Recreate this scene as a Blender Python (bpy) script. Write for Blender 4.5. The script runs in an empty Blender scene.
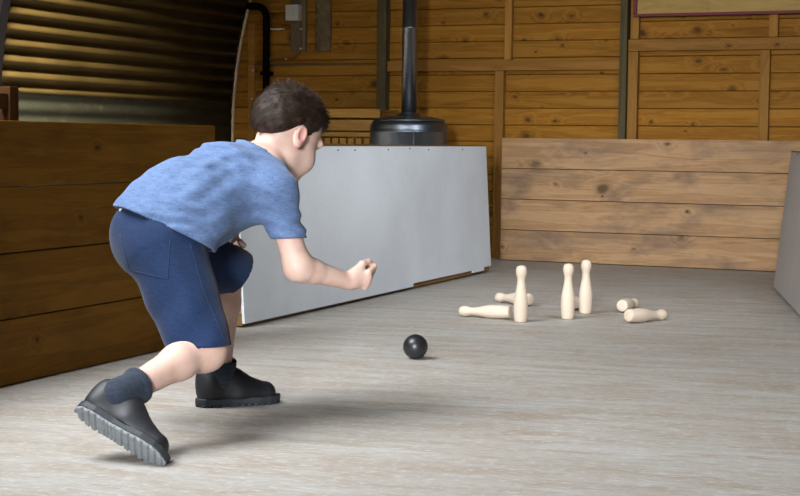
import bpy, bmesh, math, random
import numpy as np
from mathutils import Vector, Matrix, Euler
from mathutils.bvhtree import BVHTree

random.seed(7)
rng = np.random.RandomState(11)
S = bpy.context.scene
COL = S.collection
PI = math.pi

# ------------------------------------------------------------------ camera
EYE = np.array([0.0, 0.0, 0.66])
FPX = 1500.0
RV = np.array([0.9203, 0.3911, 0.0114]); UV = np.array([-0.039, 0.062, 0.9973]); FV = np.array([-0.39, 0.9180, -0.0718])
FV /= np.linalg.norm(FV); RV -= FV * RV.dot(FV); RV /= np.linalg.norm(RV); UV = np.cross(RV, FV)
RH = np.array([0.9203, 0.3911, 0]); RH /= np.linalg.norm(RH)
FH = np.array([-0.3911, 0.9203, 0]); FH /= np.linalg.norm(FH)
ZV = np.array([0, 0, 1.0])


def at(px, py, d):
    """a point in the room seen at a pixel, d metres deep"""
    return EYE + FV * d + (RV * (px - 400.0) + UV * (248.0 - py)) * d / FPX


cam = bpy.data.cameras.new('camera'); camo = bpy.data.objects.new('camera', cam); COL.objects.link(camo)
cam.sensor_width = 36; cam.lens = FPX / 800 * 36; cam.clip_start = 0.02; cam.clip_end = 100
m = Matrix.Identity(4)
for i in range(3):
    m[i][0] = RV[i]; m[i][1] = UV[i]; m[i][2] = -FV[i]; m[i][3] = EYE[i]
camo.matrix_world = m
S.camera = camo


# ------------------------------------------------------------------ node helpers
class NT:
    def __init__(self, name):
        self.m = bpy.data.materials.new(name); self.m.use_nodes = True
        self.t = self.m.node_tree
        self.b = self.t.nodes['Principled BSDF']

    def n(self, typ, **kw):
        nd = self.t.nodes.new(typ)
        for k, v in kw.items():
            if k.startswith('i_'):
                key = k[2:]
                key = int(key) if key.isdigit() else key
                self.set(nd.inputs[key], v)
            else:
                setattr(nd, k, v)
        return nd

    def set(self, sock, v):
        if isinstance(v, bpy.types.NodeSocket):
            self.t.links.new(v, sock)
        else:
            if sock.type == 'RGBA' and len(v) == 3:
                v = (*v, 1)
            sock.default_value = v

    def math(self, op, a, b=0.0, c=0.0, clamp=False):
        nd = self.n('ShaderNodeMath', operation=op); nd.use_clamp = clamp
        for s, v in zip(nd.inputs, (a, b, c)):
            self.set(s, v)
        return nd.outputs[0]

    def ramp(self, fac, stops, interp='LINEAR'):
        nd = self.n('ShaderNodeValToRGB'); nd.color_ramp.interpolation = interp
        e = nd.color_ramp.elements
        while len(e) < len(stops):
            e.new(0.5)
        for el, (p, c) in zip(e, stops):
            el.position = p; el.color = (*c, 1) if len(c) == 3 else c
        self.set(nd.inputs[0], fac)
        return nd.outputs[0]

    def mix(self, fac, a, b, mode='MIX'):
        nd = self.n('ShaderNodeMix', data_type='RGBA', blend_type=mode)
        self.set(nd.inputs[0], fac); self.set(nd.inputs[6], a); self.set(nd.inputs[7], b)
        return nd.outputs[2]

    def noise(self, vec, scale, detail=3, rough=0.55, dist=0.0):
        nd = self.n('ShaderNodeTexNoise')
        self.set(nd.inputs['Vector'], vec); nd.inputs['Scale'].default_value = scale
        nd.inputs['Detail'].default_value = detail; nd.inputs['Roughness'].default_value = rough
        nd.inputs['Distortion'].default_value = dist
        return nd.outputs[0]

    def obj(self):
        return self.n('ShaderNodeTexCoord').outputs['Object']

    def xyz(self, v):
        return self.n('ShaderNodeSeparateXYZ', i_0=v).outputs

    def vec(self, x, y, z):
        nd = self.n('ShaderNodeCombineXYZ')
        for s, v in zip(nd.inputs, (x, y, z)):
            self.set(s, v)
        return nd.outputs[0]

    def bump(self, h, strength=0.3, dist=0.002):
        nd = self.n('ShaderNodeBump'); nd.inputs['Strength'].default_value = strength
        nd.inputs['Distance'].default_value = dist
        self.set(nd.inputs['Height'], h)
        self.t.links.new(nd.outputs[0], self.b.inputs['Normal'])

    def out(self, color=None, rough=None, metal=None, spec=None, **kw):
        if color is not None: self.set(self.b.inputs['Base Color'], color)
        if rough is not None: self.set(self.b.inputs['Roughness'], rough)
        if metal is not None: self.set(self.b.inputs['Metallic'], metal)
        if spec is not None: self.set(self.b.inputs['Specular IOR Level'], spec)
        for k, v in kw.items():
            self.set(self.b.inputs[k.replace('_', ' ')], v)
        return self.m


def wood(name, dark, mid, light, axis='X', board=None, z0=0.0, knots=0.5, rough=0.62, knot_col=(0.03, 0.014, 0.006),
         stain=None, stain_amt=0.0, kscale=3.2, spec=0.3, vary=0.35):
    """pine: long grain along an axis, growth bands, knots, tone of its own per board (board = board height) or per object"""
    t = NT(name)
    x, y, z = t.xyz(t.obj())
    if axis == 'X': L, A, B = x, z, y
    elif axis == 'Y': L, A, B = y, z, x
    else: L, A, B = z, x, y
    rnd = t.n('ShaderNodeObjectInfo').outputs['Random']
    if board:
        idx = t.math('FLOOR', t.math('DIVIDE', t.math('SUBTRACT', A, z0), board))
        w = t.n('ShaderNodeTexWhiteNoise', noise_dimensions='1D'); t.set(w.inputs['W'], t.math('ADD', idx, rnd))
        rnd = w.outputs['Value']
    off = t.math('MULTIPLY', rnd, 37.0)
    Lo = t.math('ADD', L, off)
    g = t.vec(t.math('MULTIPLY', Lo, 1.3), t.math('MULTIPLY', A, 19.0), t.math('MULTIPLY', B, 19.0))
    n1 = t.noise(g, 1.0, 5, 0.6, 0.6)
    fine = t.noise(t.vec(t.math('MULTIPLY', Lo, 9.0), t.math('MULTIPLY', A, 190.0), t.math('MULTIPLY', B, 190.0)), 1.0, 2)
    # knots
    kv = t.vec(t.math('MULTIPLY', Lo, kscale * 0.95), t.math('MULTIPLY', A, kscale * 1.25), t.math('ADD', t.math('MULTIPLY', B, kscale), off))
    wob = t.n('ShaderNodeTexNoise'); t.set(wob.inputs['Vector'], kv); wob.inputs['Scale'].default_value = 4.0
    kv2 = t.n('ShaderNodeVectorMath', operation='MULTIPLY_ADD'); t.set(kv2.inputs[0], wob.outputs['Color'])
    kv2.inputs[1].default_value = (0.16, 0.16, 0.16); t.set(kv2.inputs[2], kv)
    vo = t.n('ShaderNodeTexVoronoi', voronoi_dimensions='2D'); t.set(vo.inputs['Vector'], kv2.outputs[0]); vo.inputs['Scale'].default_value = 1.0
    sel, sz, tint = t.xyz(vo.outputs['Color'])
    kd = t.math('DIVIDE', vo.outputs['Distance'], t.math('MULTIPLY_ADD', t.math('POWER', sz, 1.6), 1.0, 0.3))
    on = t.math('LESS_THAN', sel, knots)
    kcore = t.math('MULTIPLY', t.ramp(kd, [(0.06, (1, 1, 1)), (0.12, (0.4, 0.4, 0.4)), (0.24, (0, 0, 0))]), on)
    ring = t.math('SINE', t.math('MULTIPLY', t.math('ADD', t.math('MULTIPLY', n1, 2.2), t.math('MULTIPLY', t.math('SUBTRACT', 0.5, t.math('MINIMUM', kd, 0.5)), t.math('MULTIPLY', on, 1.5))), 16.0))
    ringf = t.math('MULTIPLY_ADD', ring, 0.17, t.math('MULTIPLY_ADD', t.math('SUBTRACT', n1, 0.5), 1.3, 0.5), clamp=True)
    c = t.ramp(ringf, [(0.0, dark), (0.45, mid), (1.0, light)])
    c = t.mix(0.12, c, t.ramp(fine, [(0.3, dark), (0.7, light)]))
    tone = t.math('MULTIPLY_ADD', rnd, vary, 1.0 - vary * 0.5)
    c = t.mix(1.0, c, t.vec(tone, tone, tone), 'MULTIPLY')
    kc = t.mix(tint, knot_col, tuple(a * 0.35 for a in mid))
    c = t.mix(t.math('MULTIPLY', kcore, 0.85, clamp=True), c, kc)
    if stain:
        sn = t.noise(t.vec(t.math('MULTIPLY', Lo, 2.6), t.math('MULTIPLY', A, 5.0), B), 1.0, 5, 0.62, 0.5)
        c = t.mix(t.math('MULTIPLY', t.ramp(sn, [(0.47, (0, 0, 0)), (0.68, (1, 1, 1))]), stain_amt), c, stain)
    t.bump(t.math('ADD', t.math('MULTIPLY', fine, 0.6), ringf), 0.25, 0.0012)
    return t.out(c, rough, 0.0, spec)


def plain(name, col, rough=0.5, metal=0.0, spec=0.5, nscale=30.0, namt=0.15, bump=0.0, bscale=200.0, **kw):
    t = NT(name)
    o = t.obj()
    n = t.noise(o, nscale, 4)
    k = t.math('MULTIPLY_ADD', n, namt * 2, 1.0 - namt)
    c = t.mix(1.0, (*col, 1), t.vec(k, k, k), 'MULTIPLY')
    if bump:
        t.bump(t.noise(o, bscale, 3), bump, 0.001)
    return t.out(c, rough, metal, spec, **kw)


# ------------------------------------------------------------------ mesh helpers
def link(name, me, mat=None, parent=None, smooth=False):
    o = bpy.data.objects.new(name, me); COL.objects.link(o)
    for mm in (mat if isinstance(mat, (list, tuple)) else [mat]):
        if mm: me.materials.append(mm)
    if smooth:
        me.shade_smooth()
    if parent: o.parent = parent
    return o


def tag(o, label=None, cat=None, group=None, kind=None):
    for k, v in (('label', label), ('category', cat), ('group', group), ('kind', kind)):
        if v: o[k] = v
    return o


def empty(name, loc, rz=0.0, rot=None):
    o = bpy.data.objects.new(name, None); COL.objects.link(o)
    o.location = loc; o.rotation_euler = rot or (0, 0, rz); o.empty_display_size = 0.05
    return o


def box_mesh(dx, dy, dz, bev=0.002, taper=None, jitter=0.0, cuts=0):
    bm = bmesh.new()
    bmesh.ops.create_cube(bm, size=1.0)
    for v in bm.verts:
        v.co = Vector((v.co.x * dx, v.co.y * dy, v.co.z * dz))
    if bev:
        bmesh.ops.bevel(bm, geom=bm.edges[:], offset=bev, segments=2, profile=0.7, affect='EDGES')
    if taper: 
        for v in bm.verts: v.co = Vector(taper(v.co))
    me = bpy.data.meshes.new('box'); bm.to_mesh(me); bm.free()
    return me


def box(name, lo, hi, mat, parent=None, bev=0.002, rot=None, origin_world=False):
    """box between two corners, in the parent's frame; object origin at its centre"""
    lo, hi = Vector(lo), Vector(hi); c = (lo + hi) / 2; d = hi - lo
    o = link(name, box_mesh(abs(d.x), abs(d.y), abs(d.z), bev), mat, parent)
    o.location = c
    if rot: o.rotation_euler = rot
    return o


def lathe_mesh(profile, seg=48, caps=True):
    bm = bmesh.new(); rings = []
    for r, z in profile:
        rings.append([bm.verts.new((r * math.cos(2 * PI * k / seg), r * math.sin(2 * PI * k / seg), z)) for k in range(seg)])
    for a, b in zip(rings, rings[1:]):
        for k in range(seg):
            bm.faces.new((a[k], a[(k + 1) % seg], b[(k + 1) % seg], b[k]))
    if caps:
        bm.faces.new(rings[0][::-1]); bm.faces.new(rings[-1])
    me = bpy.data.meshes.new('lathe'); bm.to_mesh(me); bm.free()
    return me


def tube_mesh(pts, rad, seg=10, closed_caps=True):
    pts = [Vector(p) for p in pts]
    bm = bmesh.new(); rings = []; up = None
    for i, p in enumerate(pts):
        t = (pts[min(i + 1, len(pts) - 1)] - pts[max(i - 1, 0)]).normalized()
        if up is None:
            up = t.orthogonal().normalized()
        up = (up - t * up.dot(t)).normalized(); s = t.cross(up)
        r = rad[i] if isinstance(rad, (list, tuple)) else rad
        rings.append([bm.verts.new(p + (up * math.cos(2 * PI * k / seg) + s * math.sin(2 * PI * k / seg)) * r) for k in range(seg)])
    for a, b in zip(rings, rings[1:]):
        for k in range(seg):
            bm.faces.new((a[k], a[(k + 1) % seg], b[(k + 1) % seg], b[k]))
    bm.faces.new(rings[0][::-1]); bm.faces.new(rings[-1])
    me = bpy.data.meshes.new('tube'); bm.to_mesh(me); bm.free()
    return me


def tube(name, pts, rad, mat, parent=None, seg=10):
    return link(name, tube_mesh(pts, rad, seg), mat, parent, True)


# ------------------------------------------------------------------ signed distance modelling
class Field:
    def __init__(self, lo, hi, h):
        self.lo = np.array(lo, float); self.h = h
        self.n = np.ceil((np.array(hi) - self.lo) / h).astype(int) + 1
        self.v = np.full(tuple(self.n), 0.2, np.float32)

    def sub(self, lo, hi):
        a = np.clip(np.floor((np.array(lo) - self.lo) / self.h).astype(int), 0, self.n)
        b = np.clip(np.ceil((np.array(hi) - self.lo) / self.h).astype(int) + 1, 0, self.n)
        sl = tuple(slice(int(i), int(j)) for i, j in zip(a, b))
        ax = [(self.lo[k] + self.h * np.arange(a[k], b[k])).astype(np.float32) for k in range(3)]
        P = np.meshgrid(*ax, indexing='ij')
        return sl, P

    def add(self, fn, lo, hi, k=0.0, op='u'):
        mg = 0.03 + k
        sl, P = self.sub(np.array(lo) - mg, np.array(hi) + mg)
        if self.v[sl].size == 0: return
        d = fn(P).astype(np.float32); v = self.v[sl]
        if op == 'u':
            if k > 0:
                hh = np.maximum(k - np.abs(d - v), 0) / k
                self.v[sl] = np.minimum(d, v) - hh * hh * k * 0.25
            else:
                self.v[sl] = np.minimum(d, v)
        elif op == 's':
            d = -d
            if k > 0:
                hh = np.maximum(k - np.abs(d - v), 0) / k
                self.v[sl] = np.maximum(d, v) + hh * hh * k * 0.25
            else:
                self.v[sl] = np.maximum(d, v)
        elif op == 'd':
            self.v[sl] = v + d

    def cap(self, a, b, ra, rb, k=0.0, op='u', flat=None, s=1.0):
        """tapered capsule, optionally widened s times along the flat axis"""
        a = np.array(a, float); b = np.array(b, float)
        ba = b - a
        if flat is not None:
            fx = np.array(flat, float); fx /= np.linalg.norm(fx)
            q = 1 - 1.0 / s
            ba2 = ba - fx * ba.dot(fx) * q
        else:
            ba2 = ba
        L = ba2.dot(ba2) + 1e-12

        def fn(P):
            X, Y, Z = P[0] - a[0], P[1] - a[1], P[2] - a[2]
            if flat is not None:
                w = (X * fx[0] + Y * fx[1] + Z * fx[2]) * q
                X = X - fx[0] * w; Y = Y - fx[1] * w; Z = Z - fx[2] * w
            t = np.clip((X * ba2[0] + Y * ba2[1] + Z * ba2[2]) / L, 0, 1)
            dx = X - ba2[0] * t; dy = Y - ba2[1] * t; dz = Z - ba2[2] * t
            return np.sqrt(dx * dx + dy * dy + dz * dz) - (ra + (rb - ra) * t)
        R = max(ra, rb) * (s if flat is not None else 1)
        self.add(fn, np.minimum(a, b) - R, np.maximum(a, b) + R, k, op)

    def ell(self, c, rad, M=None, k=0.0, op='u'):
        """ellipsoid; M columns are its axes"""
        c = np.array(c, float); rad = np.array(rad, float)
        M = np.eye(3) if M is None else np.array(M)

        def fn(P):
            X, Y, Z = P[0] - c[0], P[1] - c[1], P[2] - c[2]
            l = [(X * M[0, i] + Y * M[1, i] + Z * M[2, i]) / rad[i] for i in range(3)]
            k0 = np.sqrt(l[0] ** 2 + l[1] ** 2 + l[2] ** 2)
            k1 = np.sqrt((l[0] / rad[0]) ** 2 + (l[1] / rad[1]) ** 2 + (l[2] / rad[2]) ** 2) + 1e-9
            return k0 * (k0 - 1) / k1
        ext = np.sqrt(((M * rad[None, :]) ** 2).sum(1))
        self.add(fn, c - ext, c + ext, k, op)

    def everywhere(self, fn):
        sl, P = self.sub(self.lo, self.lo + self.h * (self.n - 1))
        self.v = fn(P, self.v).astype(np.float32)

    def plane_keep(self, p, n, k=0.0):
        """keep the side the normal points to"""
        p = np.array(p, float); n = np.array(n, float); n /= np.linalg.norm(n)
        self.everywhere(lambda P, v: np.maximum(v, -((P[0] - p[0]) * n[0] + (P[1] - p[1]) * n[1] + (P[2] - p[2]) * n[2])))

    def shell(self, t):
        self.v = np.maximum(self.v, -(self.v + t))

    def mesh(self, name, smooth=2):
        v = self.v; n = v.shape
        s = v < 0
        c = [s[i:n[0] - 1 + i, j:n[1] - 1 + j, k:n[2] - 1 + k] for i in (0, 1) for j in (0, 1) for k in (0, 1)]
        cnt = sum(a.astype(np.int8) for a in c)
        act = (cnt > 0) & (cnt < 8)
        idx = np.argwhere(act)
        lut = np.full(act.shape, -1, np.int64); lut[act] = np.arange(len(idx))
        acc = np.zeros((len(idx), 3)); num = np.zeros(len(idx))
        cor = np.array([(i, j, k) for i in (0, 1) for j in (0, 1) for k in (0, 1)])
        val = np.stack([v[idx[:, 0] + a, idx[:, 1] + b, idx[:, 2] + d] for a, b, d in cor], 1).astype(float)
        for p in range(8):
            for q in range(p + 1, 8):
                if np.abs(cor[p] - cor[q]).sum() != 1: continue
                va, vb = val[:, p], val[:, q]
                cr = (va < 0) != (vb < 0)
                t = np.where(cr, va / np.where(cr, va - vb, 1), 0)
                acc += np.where(cr[:, None], cor[p] + (cor[q] - cor[p]) * t[:, None], 0); num += cr
        vert = (idx + acc / num[:, None]) * self.h + self.lo
        faces = []
        for ax in range(3):
            a, b = [(1, 2), (2, 0), (0, 1)][ax]
            sl0 = [slice(1, n[k] - 1) for k in range(3)]; sl1 = list(sl0)
            sl0[ax] = slice(0, n[ax] - 1); sl1[ax] = slice(1, n[ax])
            s0, s1 = s[tuple(sl0)], s[tuple(sl1)]
            e = np.argwhere(s0 != s1)
            if len(e) == 0: continue
            flip = s1[tuple(e.T)]
            e = e + 1; e[:, ax] -= 1
            ea = np.zeros(3, int); ea[a] = 1; eb = np.zeros(3, int); eb[b] = 1
            q = np.stack([lut[tuple((e - ea - eb).T)], lut[tuple((e - eb).T)], lut[tuple(e.T)], lut[tuple((e - ea).T)]], 1)
            q[flip] = q[flip][:, ::-1]
            faces.append(q)
        faces = np.concatenate(faces)
        ed = np.concatenate([faces[:, [i, (i + 1) % 4]] for i in range(4)])
        for it in range(smooth):
            for lam in (0.5, -0.52):
                sm = np.zeros_like(vert); ct = np.zeros(len(vert))
                for i in (0, 1):
                    for kk in range(3):
                        sm[:, kk] += np.bincount(ed[:, i], vert[ed[:, 1 - i], kk], len(vert))
                    ct += np.bincount(ed[:, i], minlength=len(vert))
                vert = vert + lam * (sm / np.maximum(ct, 1)[:, None] - vert)
        me = bpy.data.meshes.new(name)
        me.vertices.add(len(vert)); me.vertices.foreach_set('co', vert.ravel())
        me.loops.add(faces.size); me.loops.foreach_set('vertex_index', faces.ravel().astype(np.int32))
        me.polygons.add(len(faces)); me.polygons.foreach_set('loop_start', np.arange(0, faces.size, 4, dtype=np.int32))
        me.update(calc_edges=True); me.validate()
        me.shade_smooth()
        return me, vert, faces


# ------------------------------------------------------------------ materials
M = {}
M['back_wall'] = wood('amber_pine_cladding', (0.145, 0.052, 0.0055), (0.29, 0.122, 0.0135), (0.37, 0.175, 0.028), 'X', spec=0.1, board=0.094, z0=0.0, knots=0.6, kscale=5.6, vary=0.3)
M['stud'] = wood('pine_stud', (0.17, 0.072, 0.014), (0.29, 0.132, 0.028), (0.36, 0.18, 0.042), 'Z', spec=0.1, knots=0.3, kscale=3)
M['rail'] = wood('pine_rail', (0.16, 0.066, 0.013), (0.27, 0.12, 0.025), (0.34, 0.165, 0.038), 'X', spec=0.1, knots=0.35, kscale=3)
M['grey_post'] = wood('weathered_post', (0.038, 0.029, 0.012), (0.075, 0.059, 0.027), (0.105, 0.083, 0.04), 'Z', spec=0.1, knots=0.2)
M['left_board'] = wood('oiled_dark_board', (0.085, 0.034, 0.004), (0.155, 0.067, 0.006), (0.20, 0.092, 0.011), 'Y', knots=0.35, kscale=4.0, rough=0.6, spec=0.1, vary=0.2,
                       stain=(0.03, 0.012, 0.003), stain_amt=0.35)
M['back_board'] = wood('weathered_board', (0.215, 0.112, 0.048), (0.37, 0.212, 0.10), (0.47, 0.295, 0.16), 'X', knots=0.45, kscale=4.2, rough=0.75, vary=0.15,
                       stain=(0.125, 0.085, 0.068), stain_amt=0.72)
M['frame'] = wood('brown_batten', (0.09, 0.045, 0.013), (0.16, 0.085, 0.025), (0.22, 0.12, 0.04), 'Y', knots=0.2)
M['frame_up'] = wood('brown_batten_upright', (0.17, 0.085, 0.025), (0.27, 0.14, 0.045), (0.34, 0.19, 0.065), 'Z', knots=0.2)
M['slat'] = wood('yellow_pine_slat', (0.19, 0.088, 0.014), (0.31, 0.155, 0.028), (0.38, 0.20, 0.04), 'X', knots=0.2)
M['pin'] = wood('pale_turned_beech', (0.47, 0.365, 0.27), (0.56, 0.455, 0.355), (0.61, 0.515, 0.42), 'Z', knots=0.12, kscale=6, rough=0.55, knot_col=(0.35, 0.2, 0.1), vary=0.08)
M['orange_wood'] = wood('orange_timber', (0.05, 0.018, 0.003), (0.085, 0.031, 0.005), (0.115, 0.045, 0.008), 'Z', knots=0.2)


def floor_mat():
    t = NT('streaked_beige_floor')
    o = t.obj(); x, y, z = t.xyz(o)
    # streaks run across the alley
    u = t.math('ADD', t.math('MULTIPLY', x, 0.985), t.math('MULTIPLY', y, 0.17))
    v = t.math('SUBTRACT', t.math('MULTIPLY', y, 0.985), t.math('MULTIPLY', x, 0.17))
    w = t.noise(o, 1.2, 2)
    v = t.math('ADD', v, t.math('MULTIPLY', w, 0.06))
    st = t.noise(t.vec(t.math('MULTIPLY', u, 2.0), t.math('MULTIPLY', v, 17.0), 0.0), 1.0, 6, 0.62, 0.4)
    fine = t.noise(t.vec(t.math('MULTIPLY', u, 16.0), t.math('MULTIPLY', v, 120.0), 0.0), 1.0, 4, 0.65)
    blot = t.noise(o, 2.3, 4)
    patch = t.noise(t.vec(t.math('MULTIPLY', u, 4.5), t.math('MULTIPLY', v, 15.0), 3.0), 1.0, 5, 0.68, 0.8)
    speck = t.noise(t.vec(t.math('MULTIPLY', u, 34.0), t.math('MULTIPLY', v, 75.0), 0.0), 1.0, 4, 0.75)
    pore = t.noise(t.vec(t.math('MULTIPLY', u, 50.0), t.math('MULTIPLY', v, 130.0), 0.0), 1.0, 3, 0.7)
    c = t.ramp(st, [(0.25, (0.27, 0.23, 0.186)), (0.42, (0.34, 0.311, 0.273)), (0.55, (0.382, 0.362, 0.335)), (0.8, (0.46, 0.447, 0.428))])
    c = t.mix(0.3, c, t.ramp(fine, [(0.3, (0.20, 0.172, 0.145)), (0.5, (0.35, 0.335, 0.315)), (0.75, (0.54, 0.535, 0.525))]))
    c = t.mix(t.ramp(patch, [(0.45, (0, 0, 0)), (0.66, (0.85,) * 3)]), c, (0.285, 0.228, 0.172))
    c = t.mix(t.ramp(blot, [(0.42, (0, 0, 0)), (0.7, (0.55,) * 3)]), c, (0.31, 0.262, 0.215))
    c = t.mix(t.ramp(speck, [(0.52, (0, 0, 0)), (0.66, (0.65,) * 3)]), c, (0.52, 0.512, 0.50))
    c = t.mix(t.ramp(pore, [(0.62, (0, 0, 0)), (0.72, (0.75,) * 3)]), c, (0.15, 0.12, 0.095))
    t.bump(t.math('ADD', fine, speck), 0.25, 0.0015)
    return t.out(c, t.ramp(st, [(0.3, (0.62,) * 3), (0.7, (0.5,) * 3)]), 0, 0.35)


def panel_mat(name, col, seed):
    t = NT(name)
    o = t.obj()
    o2 = t.n('ShaderNodeVectorMath', operation='ADD'); t.set(o2.inputs[0], o); o2.inputs[1].default_value = (seed, seed * 2, 0)
    o = o2.outputs[0]
    n = t.noise(o, 1.6, 4, 0.55, 0.3); f = t.noise(o, 45, 3, 0.6)
    weave = t.noise(o, 260, 2)
    c = t.ramp(n, [(0.3, tuple(a * 0.86 for a in col)), (0.5, col), (0.75, tuple(min(1, a * 1.1) for a in col))])
    c = t.mix(t.ramp(f, [(0.55, (0, 0, 0)), (0.8, (0.25,) * 3)]), c, tuple(a * 0.72 for a in col))
    t.bump(t.math('ADD', weave, t.math('MULTIPLY', n, 3)), 0.12, 0.001)
    return t.out(c, 0.62, 0, 0.3)


def corrugated_mat():
    t = NT('grimy_corrugated_steel')
    o = t.obj(); x, y, z = t.xyz(o)
    n = t.noise(o, 4, 5, 0.6); f = t.noise(o, 90, 4, 0.7)
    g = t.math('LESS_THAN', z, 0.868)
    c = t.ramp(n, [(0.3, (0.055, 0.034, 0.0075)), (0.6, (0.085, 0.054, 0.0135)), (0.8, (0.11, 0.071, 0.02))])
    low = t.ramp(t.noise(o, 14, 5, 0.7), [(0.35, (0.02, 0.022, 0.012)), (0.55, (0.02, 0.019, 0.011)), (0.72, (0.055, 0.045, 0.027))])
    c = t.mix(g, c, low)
    c = t.mix(t.ramp(f, [(0.6, (0, 0, 0)), (0.78, (0.35,) * 3)]), c, (0.06, 0.04, 0.015))
    t.bump(f, 0.1, 0.0005)
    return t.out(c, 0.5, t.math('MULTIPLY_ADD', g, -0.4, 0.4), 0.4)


M['floor'] = floor_mat()
M['panel_grey'] = panel_mat('grey_hardboard', (0.70, 0.735, 0.785), 0.0)
M['panel_brown'] = panel_mat('grey_brown_hardboard', (0.37, 0.33, 0.31), 4.0)
M['steel'] = corrugated_mat()
M['black_iron'] = plain('black_iron', (0.005, 0.0045, 0.0045), 0.95, 0.0, 0.0)
M['stove'] = plain('blued_steel_stove', (0.19, 0.215, 0.255), 0.36, 0.95, 0.5, 8, 0.12, 0.05, 120)
M['flue'] = plain('dark_flue_steel', (0.27, 0.28, 0.30), 0.32, 0.95, 0.5, 8, 0.1)
M['grey_board'] = wood('grey_brown_plank', (0.09, 0.06, 0.03), (0.15, 0.105, 0.055), (0.21, 0.15, 0.085), 'Z', knots=0.1)
M['bark'] = plain('rough_sawn_bark', (0.13, 0.09, 0.045), 0.9, 0, 0.2, 22, 0.75, 0.9, 60)
M['white_plastic'] = plain('aged_white_plastic', (0.5, 0.47, 0.40), 0.5, 0, 0.4, 20, 0.1)
M['cable'] = plain('red_brown_cable', (0.15, 0.035, 0.015), 0.5)
M['pale_edge'] = plain('pale_edge_strip', (0.6, 0.5, 0.33), 0.6, 0, 0.3, 90, 0.3)
M['black_gap'] = plain('dark_gap', (0.01, 0.008, 0.006), 0.9)
M['ball'] = plain('black_rubber_ball', (0.012, 0.013, 0.016), 0.36, 0, 0.5, 25, 0.3, 0.12, 90)
M['nail'] = plain('dark_nail', (0.03, 0.025, 0.02), 0.5, 0.6)
M['purple_paint'] = plain('dark_magenta_paint', (0.14, 0.012, 0.02), 0.6, 0, 0.4, 20, 0.3)


def yellow_mat():
    t = NT('yellowed_painted_board')
    o = t.obj(); x, y, z = t.xyz(o)
    n = t.noise(t.vec(t.math('MULTIPLY', x, 4.0), 0.0, t.math('MULTIPLY', z, 18.0)), 1.0, 5, 0.65, 1.0)
    c = t.ramp(n, [(0.3, (0.20, 0.10, 0.015)), (0.43, (0.34, 0.20, 0.038)), (0.7, (0.42, 0.26, 0.06))])
    return t.out(c, 0.55, 0, 0.4)


M['yellow'] = yellow_mat()


def skin_mat():
    t = NT('fair_skin')
    o = t.obj(); n = t.noise(o, 18, 4); f = t.noise(o, 300, 2)
    c = t.ramp(n, [(0.3, (0.53, 0.335, 0.27)), (0.55, (0.60, 0.41, 0.34)), (0.75, (0.63, 0.455, 0.385))])
    t.bump(f, 0.06, 0.0005)
    t.b.inputs['Subsurface Radius'].default_value = (1.0, 0.35, 0.2)
    return t.out(c, 0.5, 0, 0.35, Subsurface_Weight=0.15, Subsurface_Scale=0.006)


def cloth_mat(name, a, b, scale=420.0, slub=True):
    t = NT(name)
    o = t.obj(); x, y, z = t.xyz(o)
    f = t.noise(o, scale, 2, 0.6); n = t.noise(o, 14, 3)
    s = t.noise(t.vec(t.math('MULTIPLY', x, 60.0), t.math('MULTIPLY', y, 60.0), t.math('MULTIPLY', z, 230.0)), 1.0, 3, 0.65)
    fac = t.math('ADD', t.math('MULTIPLY', f, 0.45), t.math('ADD', t.math('MULTIPLY', s, 0.4), t.math('MULTIPLY', n, 0.15)))
    c = t.ramp(fac, [(0.36, a), (0.64, b)])
    t.bump(t.math('ADD', f, s), 0.25, 0.0008)
    return t.out(c, 0.85, 0, 0.15, Sheen_Weight=0.08, Sheen_Roughness=0.5)


M['skin'] = skin_mat()
M['ear'] = plain('flushed_ear_skin', (0.58, 0.30, 0.26), 0.5, 0, 0.35, 40, 0.12)
M['lip'] = plain('lips', (0.50, 0.2, 0.17), 0.45)
M['shirt'] = cloth_mat('blue_marl_jersey', (0.058, 0.098, 0.195), (0.135, 0.20, 0.355))
M['shorts'] = cloth_mat('navy_cotton', (0.006, 0.015, 0.048), (0.013, 0.030, 0.080))
M['seam'] = cloth_mat('navy_stitching', (0.012, 0.019, 0.05), (0.02, 0.034, 0.078))
M['sock'] = cloth_mat('charcoal_knit', (0.016, 0.021, 0.033), (0.036, 0.046, 0.068), 300)
M['shoe'] = plain('black_leather', (0.010, 0.011, 0.014), 0.55, 0, 0.5, 30, 0.25, 0.1, 150)
M['sole'] = plain('black_rubber_sole', (0.022, 0.025, 0.03), 0.6, 0, 0.4, 30, 0.2)
M['tread'] = plain('worn_grey_tread', (0.21, 0.225, 0.24), 0.75, 0, 0.3, 60, 0.3, 0.3, 140)
M['tag'] = plain('white_care_tag', (0.75, 0.75, 0.75), 0.7)


def hair_mat():
    t = NT('dark_brown_hair')
    o = t.obj(); n = t.noise(o, 60, 3)
    c = t.ramp(n, [(0.3, (0.012, 0.006, 0.004)), (0.55, (0.025, 0.0135, 0.0085)), (0.75, (0.048, 0.028, 0.019))])
    return t.out(c, 0.6, 0, 0.25)


M['hair'] = hair_mat()
M['eye'] = plain('eye_white', (0.75, 0.72, 0.7), 0.2)
M['iris'] = plain('dark_iris', (0.03, 0.02, 0.012), 0.2)

# ------------------------------------------------------------------ the hut
YB = 8.05                    # face of the end wall
CX0, ZC, RAD = -1.85, 0.70, 2.70
Y0 = -1.6
box('floor', (-4.62, Y0, -0.08), (0.92, YB + 0.1, 0.0), M['floor'], None, 0.0)['kind'] = 'structure'
bpy.data.objects['floor'].data.transform(Matrix.Translation(bpy.data.objects['floor'].location))
bpy.data.objects['floor'].location = (0, 0, 0)

PITCH = 0.076


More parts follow.
